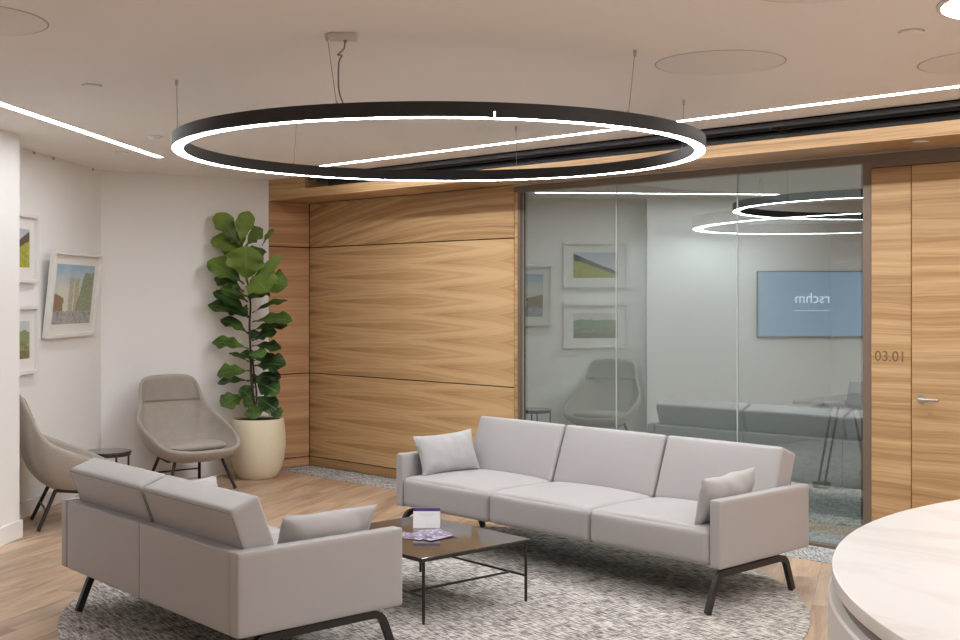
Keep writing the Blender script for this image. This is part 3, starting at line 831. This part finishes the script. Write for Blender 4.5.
# ------------------------------------------------------------------ potted fig
PD = 10.7
pc = FW * PD + RT * ((257.5 - 480) / 1200 * PD)
t = thing('potted_fig', 'tall fiddle leaf fig in a round cream pot against the white wall', 'potted plant', (pc.x, pc.y, 0))
bm = B()
lathe(bm, [(0, 0), (.155, 0), (.168, .004), (.205, .07), (.236, .17), (.249, .28), (.248, .38), (.241, .46), (.232, .52), (.228, .528), (.218, .530), (.211, .524), (.212, .47), (0, .47)], 64)
obj('pot', bm, M['pot'], t, True, 50)
bm = B(); lathe(bm, [(0, .520), (.12, .519), (.2095, .516)], 48)
for v in bm.verts: v.co.z += noise.noise(v.co * 30) * .006
obj('soil', bm, M['soil'], t)
def PX(x, y, dep=0.0):
    """a spot on the plant, from its bearing and height as seen by the lens, dep metres behind the stem"""
    d = PD + dep
    return FW * d + RT * ((x - 480) / 1200 * d) + UP * (EYE - (y - 298) / 1200 * d) - Vector((pc.x, pc.y, 0))
bm = B()
stem = [PX(255, 424), PX(254, 405), PX(251.5, 380), PX(250.5, 350), PX(249.5, 325), PX(250.5, 305), PX(248, 285), PX(245, 262), PX(241, 242)]
stem[0].z = .48
tube(bm, smooth_path(stem, 4), [.014 - .008 * i / 32 for i in range(33)], 10)
twig = [PX(254.5, 415, .03), PX(256.5, 395, .02), PX(254, 375, .02), PX(252, 350, .01)]; twig[0].z = .48
tube(bm, smooth_path(twig, 4), .008, 8)
obj('stem', bm, M['bark'], t)

lbm = B(); uvl = lbm.loops.layers.uv.new('UVMap')
def leaf(base, tip, wid, facing, seed, droop=.0, cup=.16, shade=0):
    """obovate wavy leaf from base to tip; facing = the way its upper side looks"""
    ax = tip - base; L = ax.length; ax.normalize()
    nrm = (facing - ax * facing.dot(ax)).normalized(); sd_ = ax.cross(nrm)
    ns, nw = 16, 8; rows = []
    for i in range(ns + 1):
        s = i / ns
        pet = .10
        if s < pet: w_ = .012
        else:
            q_ = (s - pet) / (1 - pet)
            w_ = wid / 2 * (sin(pi * min(1, q_ ** 1.25)) ** .62) * (.62 + .52 * q_) if 0 < q_ < 1 else .004
            w_ = max(w_, .004)
        row = []
        for k in range(nw + 1):
            u = -1 + 2 * k / nw
            wav = sin(s * 17 + seed * 3 + (1.6 if u > 0 else 0)) * .16 * abs(u) ** 1.6 * w_
            lift = cup * w_ * abs(u) ** 1.4 + wav - droop * L * (s - .35) ** 2 * (1 if s > .35 else 0) + .05 * L * sin(pi * s)
            p = base + ax * (s * L) + sd_ * (u * w_ * (1 + .08 * sin(s * 23 + seed))) + nrm * lift
            row.append((lbm.verts.new(p), (.5 + u * .5, s)))
        rows.append(row)
    for i in range(ns):
        for k in range(nw):
            q_ = [rows[i][k], rows[i][k + 1], rows[i + 1][k + 1], rows[i + 1][k]]
            f_ = lbm.faces.new([a_[0] for a_ in q_]); f_.material_index = shade
            for lp, a_ in zip(f_.loops, q_): lp[uvl].uv = a_[1]
toC = -FW
# base x,y, tip x,y, width px, depth of tip, facing (towards lens, up, right)
LV = [
 (239,244, 216,213, 19, .06, 1, .35, .3), (240,244, 249,211, 18, .02, 1, .1, -.1), (246,246, 263,229, 17, -.04, 1, .5, -.3), (262,246, 274,229, 9, -.02, .7, .3, -.8),
 (241,256, 213,236, 15, .10, .5, .8, 0), (244,256, 224,246, 14, .14, .6, .8, 0), (247,282, 246,246, 36, -.16, 1, .35, 0), (252,276, 268,292, 30, -.30, 1, .7, -.1),
 (252,284, 287,284, 21, -.06, .55, .85, 0), (253,283, 281,255, 10, -.04, .8, .3, .5), (250,284, 274,270, 17, .14, 1, .2, .3),
 (244,284, 208,260, 18, -.05, .6, .85, .2), (244,292, 215,276, 13, .05, .45, .9, 0), (248,302, 221,287, 13, -.08, .5, .9, 0), (248,313, 214,291, 13, -.12, .4, .9, 0),
 (249,317, 208,303, 13, .02, .42, .9, 0), (252,313, 287,299, 8, .06, .22, 1, 0), (252,322, 292,319, 14, -.08, .35, .95, 0), (249,334, 221,318, 11, .04, .35, .95, 0),
 (251,331, 288,324, 12, .10, .3, .95, 0), (252,341, 276,331, 11, -.05, .5, .9, 0), (249,349, 212,341, 13, -.03, .38, .95, 0), (252,346, 281,348, 11, -.05, .35, .95, 0),
 (249,362, 229,352, 5, .08, .2, 1, 0), (253,361, 277,357, 11, .08, .4, .95, 0), (254,366, 285,364, 16, -.12, .55, .9, 0), (250,371, 217,374, 14, -.10, .5, .9, 0),
 (250,381, 217,382, 9, .03, .3, .95, 0), (253,377, 281,378, 15, -.06, .8, .7, 0), (255,381, 279,393, 20, -.16, 1, .5, .1), (245,395, 221,406, 20, -.14, .9, .6, -.1),
 (252,400, 240,388, 15, -.10, .9, .5, 0), (255,396, 277,410, 19, -.14, 1, .5, 0), (270,408, 281,416, 12, -.06, .8, .6, 0), (254,403, 254,419, 17, -.16, 1, .4, 0), (254,408, 243,401, 11, -.04, .7, .7, 0),
 # crown and foliage on the far side
 (243,250, 232,232, 15, .22, .6, .8, 0), (247,262, 262,248, 18, .24, .8, .6, 0), (247,275, 232,262, 18, .26, .7, .7, 0), (249,300, 266,290, 15, .26, .5, .9, 0),
 (249,318, 234,309, 14, .26, .4, .9, 0), (250,340, 262,332, 12, .26, .4, .9, 0), (251,360, 240,352, 11, .24, .4, .9, 0), (252,384, 264,378, 14, .24, .5, .9, 0), (253,398, 242,392, 15, .22, .6, .8, 0),
 (250,300, 238,292, 14, -.24, .7, .8, 0), (251,352, 262,356, 12, -.26, .6, .9, 0),
]
for i, (bx, by, tx, ty, wpx, dep, fc, fu, fr_) in enumerate(LV):
    if fu >= .8: fc += .3
    if dep > 0: dep *= .62
    leaf(PX(bx, by), PX(tx, ty, dep), wpx / 1200 * PD * (1.6 if fu >= .8 else 1.15), (toC * fc + UP * fu + RT * fr_).normalized(), i * 1.37, droop=.14 if fu > .7 else .03, shade=2 if i in (1, 4, 6, 7, 9) else (1 if i in (8, 13, 17, 21, 26, 30, 34) else 0))
fo = obj('foliage', lbm, M['leaf'], t, True, 180); fo.data.materials.append(M['leaf_mid']); fo.data.materials.append(M['leaf_new'])

# ------------------------------------------------------------------ reception desk
t = thing('reception_desk', 'round white reception desk with a pale marble counter at the right', 'reception desk', (.012, 2.70, 0))
R = 1.292
bm = B(); lathe(bm, [(0, 1.072), (R - .006, 1.072), (R - .001, 1.076), (R, 1.082), (R, 1.092), (R - .002, 1.098), (R - .008, 1.10), (0, 1.10)], 160); obj('counter_top', bm, M['stone'], t, True, 30)
bm = B(); lathe(bm, [(R - .014, 1.03), (R - .014, 1.0715)], 160); obj('shadow_groove', bm, M['cord'], t)
bm = B(); lathe(bm, [(0, 1.050), (R + .002, 1.050), (R + .006, 1.046), (R + .006, .12), (R - .06, .12), (R - .06, 0), (0, 0)], 160); obj('desk_body', bm, M['deskw'], t, True, 30)

# ------------------------------------------------------------------ pictures
def art(kind):
    m, nt, out = newmat('watercolour_' + kind); N = NT(nt)
    u, v, w_ = N.sep(N.coord('UV'))
    wob_ = N.comb(u, v, 0.)
    u = N.math('ADD', u, N.math('MULTIPLY', N.math('SUBTRACT', N.noise(wob_, 14., 3, .6), .5), .09))
    v = N.math('ADD', v, N.math('MULTIPLY', N.math('SUBTRACT', N.noise(N.comb(v, u, 2.), 14., 3, .6), .5), .07))
    p = N.comb(u, v, 0.)
    nz = N.noise(p, 9., 4, .6); n2 = N.noise(p, 30., 4, .7); n3 = N.noise(p, 3., 3)
    if kind == 'hill':
        sky = N.ramp(N.math('ADD', v, N.math('MULTIPLY', n3, .3)), [(.6, srgb(206, 206, 206)), (1., srgb(182, 190, 204))])
        fld = N.ramp(N.math('ADD', N.math('MULTIPLY', nz, .6), N.math('MULTIPLY', n2, .4)), [(.3, srgb(128, 132, 52)), (.55, srgb(174, 176, 76)), (.75, srgb(198, 194, 112))])
        line = N.math('ADD', N.math('SUBTRACT', .95, N.math('MULTIPLY', N.math('SUBTRACT', 1., u), .72)), N.math('MULTIPLY', N.math('SUBTRACT', n2, .5), .12))
        wood_ = N.math('LESS_THAN', v, line)
        fl = N.math('LESS_THAN', v, N.math('SUBTRACT', line, N.math('SUBTRACT', .24, N.math('MULTIPLY', N.math('SUBTRACT', 1., u), .12))))
        c = N.mix(wood_, sky, N.ramp(n2, [(.3, srgb(70, 58, 52)), (.7, srgb(120, 108, 96))]))
        c = N.mix(fl, c, fld)
    elif kind == 'meadow':
        sky = N.ramp(n3, [(.3, srgb(190, 196, 200)), (.7, srgb(215, 212, 205))])
        fld = N.ramp(N.math('ADD', N.math('MULTIPLY', nz, .5), N.math('MULTIPLY', n2, .5)), [(.3, srgb(96, 92, 70)), (.5, srgb(138, 140, 96)), (.7, srgb(188, 182, 150))])
        far = N.ramp(n2, [(.3, srgb(110, 128, 90)), (.7, srgb(160, 172, 130))])
        h1 = N.math('ADD', .74, N.math('MULTIPLY', N.math('SUBTRACT', nz, .5), .25))
        c = N.mix(N.math('LESS_THAN', v, h1), sky, far)
        c = N.mix(N.math('LESS_THAN', v, N.math('ADD', .42, N.math('MULTIPLY', n3, .1))), c, fld)
        c = N.mix(N.math('MULTIPLY', N.math('LESS_THAN', v, .2), .5), c, srgb(110, 82, 56))
    else:
        sky = N.ramp(N.math('ADD', v, N.math('MULTIPLY', N.math('SUBTRACT', n3, .5), .8)), [(.5, srgb(214, 212, 200)), (1., srgb(150, 180, 205))])
        c = sky
        for cx in (.42, .56):
            inx = N.math('LESS_THAN', N.math('ABSOLUTE', N.math('SUBTRACT', u, cx)), .058)
            iny = N.math('LESS_THAN', v, N.math('ADD', .78, N.math('MULTIPLY', N.math('SUBTRACT', n2, .5), .08)))
            c = N.mix(N.math('MULTIPLY', N.math('MULTIPLY', inx, iny), .8), c, N.ramp(n2, [(.3, srgb(140, 140, 112)), (.7, srgb(196, 190, 160))]))
        tree = N.math('LESS_THAN', N.math('ADD', v, N.math('MULTIPLY', N.math('SUBTRACT', nz, .5), .35)), N.math('MULTIPLY', N.math('SUBTRACT', u, .50), 3.6))
        tree2 = N.math('MULTIPLY', tree, N.math('LESS_THAN', v, N.math('ADD', .86, N.math('MULTIPLY', N.math('SUBTRACT', nz, .5), .3))))
        c = N.mix(N.math('MULTIPLY', tree2, .85), c, N.ramp(n2, [(.3, srgb(96, 112, 76)), (.7, srgb(160, 166, 130))]))
        hs = N.math('MULTIPLY', N.math('LESS_THAN', u, .24), N.math('LESS_THAN', v, N.math('SUBTRACT', .52, N.math('MULTIPLY', u, .35))))
        c = N.mix(N.math('MULTIPLY', hs, .85), c, N.ramp(nz, [(.35, srgb(150, 84, 60)), (.6, srgb(120, 110, 70))]))
        st = N.math('LESS_THAN', v, N.math('ADD', .22, N.math('MULTIPLY', N.math('SUBTRACT', nz, .5), .12)))
        c = N.mix(N.math('MULTIPLY', st, .9), c, N.ramp(nz, [(.3, srgb(110, 112, 130)), (.5, srgb(176, 176, 178)), (.7, srgb(150, 124, 92))]))
    N.bsdf(out, c, .6, 0, None, .4); return m

def picture(label, s0, s1, z0, z1, kind, mw, lean=0.0, off=.004):
    """s measured along the slanted wall from its far corner; the picture reads from the far end towards the pier reversed"""
    W_ = s1 - s0; H_ = z1 - z0; fwid = .028; dp = .042
    o = LW + LD * s1 + LN * off
    t = thing('framed_picture', label, 'picture', (o.x, o.y, z0), atan2(-LD.y, -LD.x), 'white framed watercolours on the picture wall')
    # local x runs right as you face the wall, local -y comes out of it
    sgn = 1 if LN.dot(Vector((sin(atan2(-LD.y, -LD.x)), -cos(atan2(-LD.y, -LD.x)), 0))) > 0 else -1
    R_ = Matrix.Rotation(lean, 4, 'X')
    bm = B()
    for a in ((0, fwid, 0, H_), (W_ - fwid, W_, 0, H_), (fwid, W_ - fwid, 0, fwid), (fwid, W_ - fwid, H_ - fwid, H_)):
        box(bm, a[0], a[1], -dp, 0, a[2], a[3], .002, 1, R_)
    box(bm, .01, W_ - .01, -.008, -.002, .01, H_ - .01, M=R_)
    obj('frame', bm, M['frame'], t, False)
    bm = B(); box(bm, fwid, W_ - fwid, -.016, -.012, fwid, H_ - fwid, M=R_); obj('mount', bm, M['mount'], t, False)
    bm = B(); uv = bm.loops.layers.uv.new('UVMap')
    x0, x1, y0, y1 = fwid + mw, W_ - fwid - mw, fwid + mw, H_ - fwid - mw
    vs = [bm.verts.new(R_ @ Vector((x, -.0175, z))) for x, z in ((x0, y0), (x1, y0), (x1, y1), (x0, y1))]
    f = bm.faces.new(vs)
    for lp, c in zip(f.loops, ((0, 0), (1, 0), (1, 1), (0, 1))): lp[uv].uv = c
    obj('print', bm, art(kind), t, False)
    return t
picture('white framed watercolour of a bare hillside, upper of the two pictures by the pier', 1.35, 2.07, 1.71, 2.215, 'hill', .085)
picture('white framed watercolour of a meadow, lower of the two pictures by the pier', 1.35, 2.07, 1.045, 1.545, 'meadow', .085)
picture('white framed watercolour of twin towers and trees, tilted forward near the room corner', .26, 1.225, 1.295, 1.97, 'town', .075, radians(6.0), .012)
for s_, _z in ((.20, 0), (1.0, 0), (1.35, 0)):
    p = LW + LD * s_ + LN * .006
    o = thing('picture_hook', 'tiny dark picture hook where the picture wall meets the ceiling', 'hook', (p.x, p.y, CZ - .022), atan2(-LD.y, -LD.x), 'picture hooks at the ceiling line')
    bm = B(); box(bm, -.012, .012, -.008, .004, 0, .02, .002); obj('clip', bm, M['steel'], o)

# ------------------------------------------------------------------ wall screen on the pier (seen mirrored in the glass)
def screen_mat():
    m, nt, out = newmat('lit_screen'); N = NT(nt)
    e_ = N.n('ShaderNodeEmission'); e_.inputs[0].default_value = srgb(138, 156, 180); e_.inputs[1].default_value = .78
    nt.links.new(e_.outputs[0], out.inputs[0]); return m
M['screen'] = screen_mat(); M['logo'] = emit('screen_lettering', (.80, .86, 1, 1), 1.0)
o = PIER + LD * 1.205 + LN * .004
t = thing('wall_screen', 'large wall screen on the white pier, mirrored in the glass screen', 'television', (o.x, o.y, 1.17), atan2(LD.y, LD.x))
rz = atan2(LD.y, LD.x)
sg = 1 if LN.dot(Vector((-sin(rz), cos(rz), 0))) > 0 else -1       # local +y points into the room when sg > 0
W_, H_ = 1.21, .725
bm = B(); box(bm, 0, W_, 0, sg * .045, 0, H_, .004); obj('housing', bm, M['bezel'], t, False)
bm = B(); box(bm, .012, W_ - .012, sg * .045, sg * .0465, .014, H_ - .012); obj('display', bm, M['screen'], t, False)
# reading direction for someone facing the wall: local -x
Mt = Matrix.Translation((W_ * .5, sg * .0475, H_ * .52)) @ Matrix.Rotation(pi, 4, 'Z') @ Matrix.Rotation(pi / 2, 4, 'X')
lt = text('rschm', 'lettering', .16, Mt, M['logo'], t, .0005, 'CENTER')
bm = B(); box(bm, W_ * .5 - .2, W_ * .5 + .2, sg * .0467, sg * .0475, H_ * .40, H_ * .407); obj('underline', bm, M['logo'], t, False)

# ------------------------------------------------------------------ unseen cool-white fill lights, added to brighten the room
def lamp(x, y, pw, size=.5):
    L = bpy.data.lights.new('added_fill', 'AREA'); L.shape = 'DISK'; L.size = size; L.energy = pw; L.color = (.945, .975, 1)
    o = bpy.data.objects.new('added_fill', L); o.location = (x, y, CZ - .02); link(o); return o
for x, y, pw in ((-.4, 3.4, 24), (1.6, 3.8, 10), (-1.6, .6, 12), (-3.6, -1.6, 10), (.6, .2, 10), (2.4, 1.2, 20)):
    lamp(x, y, pw)
W = bpy.data.worlds.new('world'); S.world = W; W.use_nodes = True
W.node_tree.nodes['Background'].inputs[0].default_value = (.9, .95, 1, 1); W.node_tree.nodes['Background'].inputs[1].default_value = .02
S.cycles.max_bounces = 10; S.cycles.diffuse_bounces = 6; S.cycles.glossy_bounces = 4; S.cycles.transparent_max_bounces = 12
S.cycles.caustics_reflective = True; S.cycles.caustics_refractive = False
S.cycles.sample_clamp_indirect = 8.0
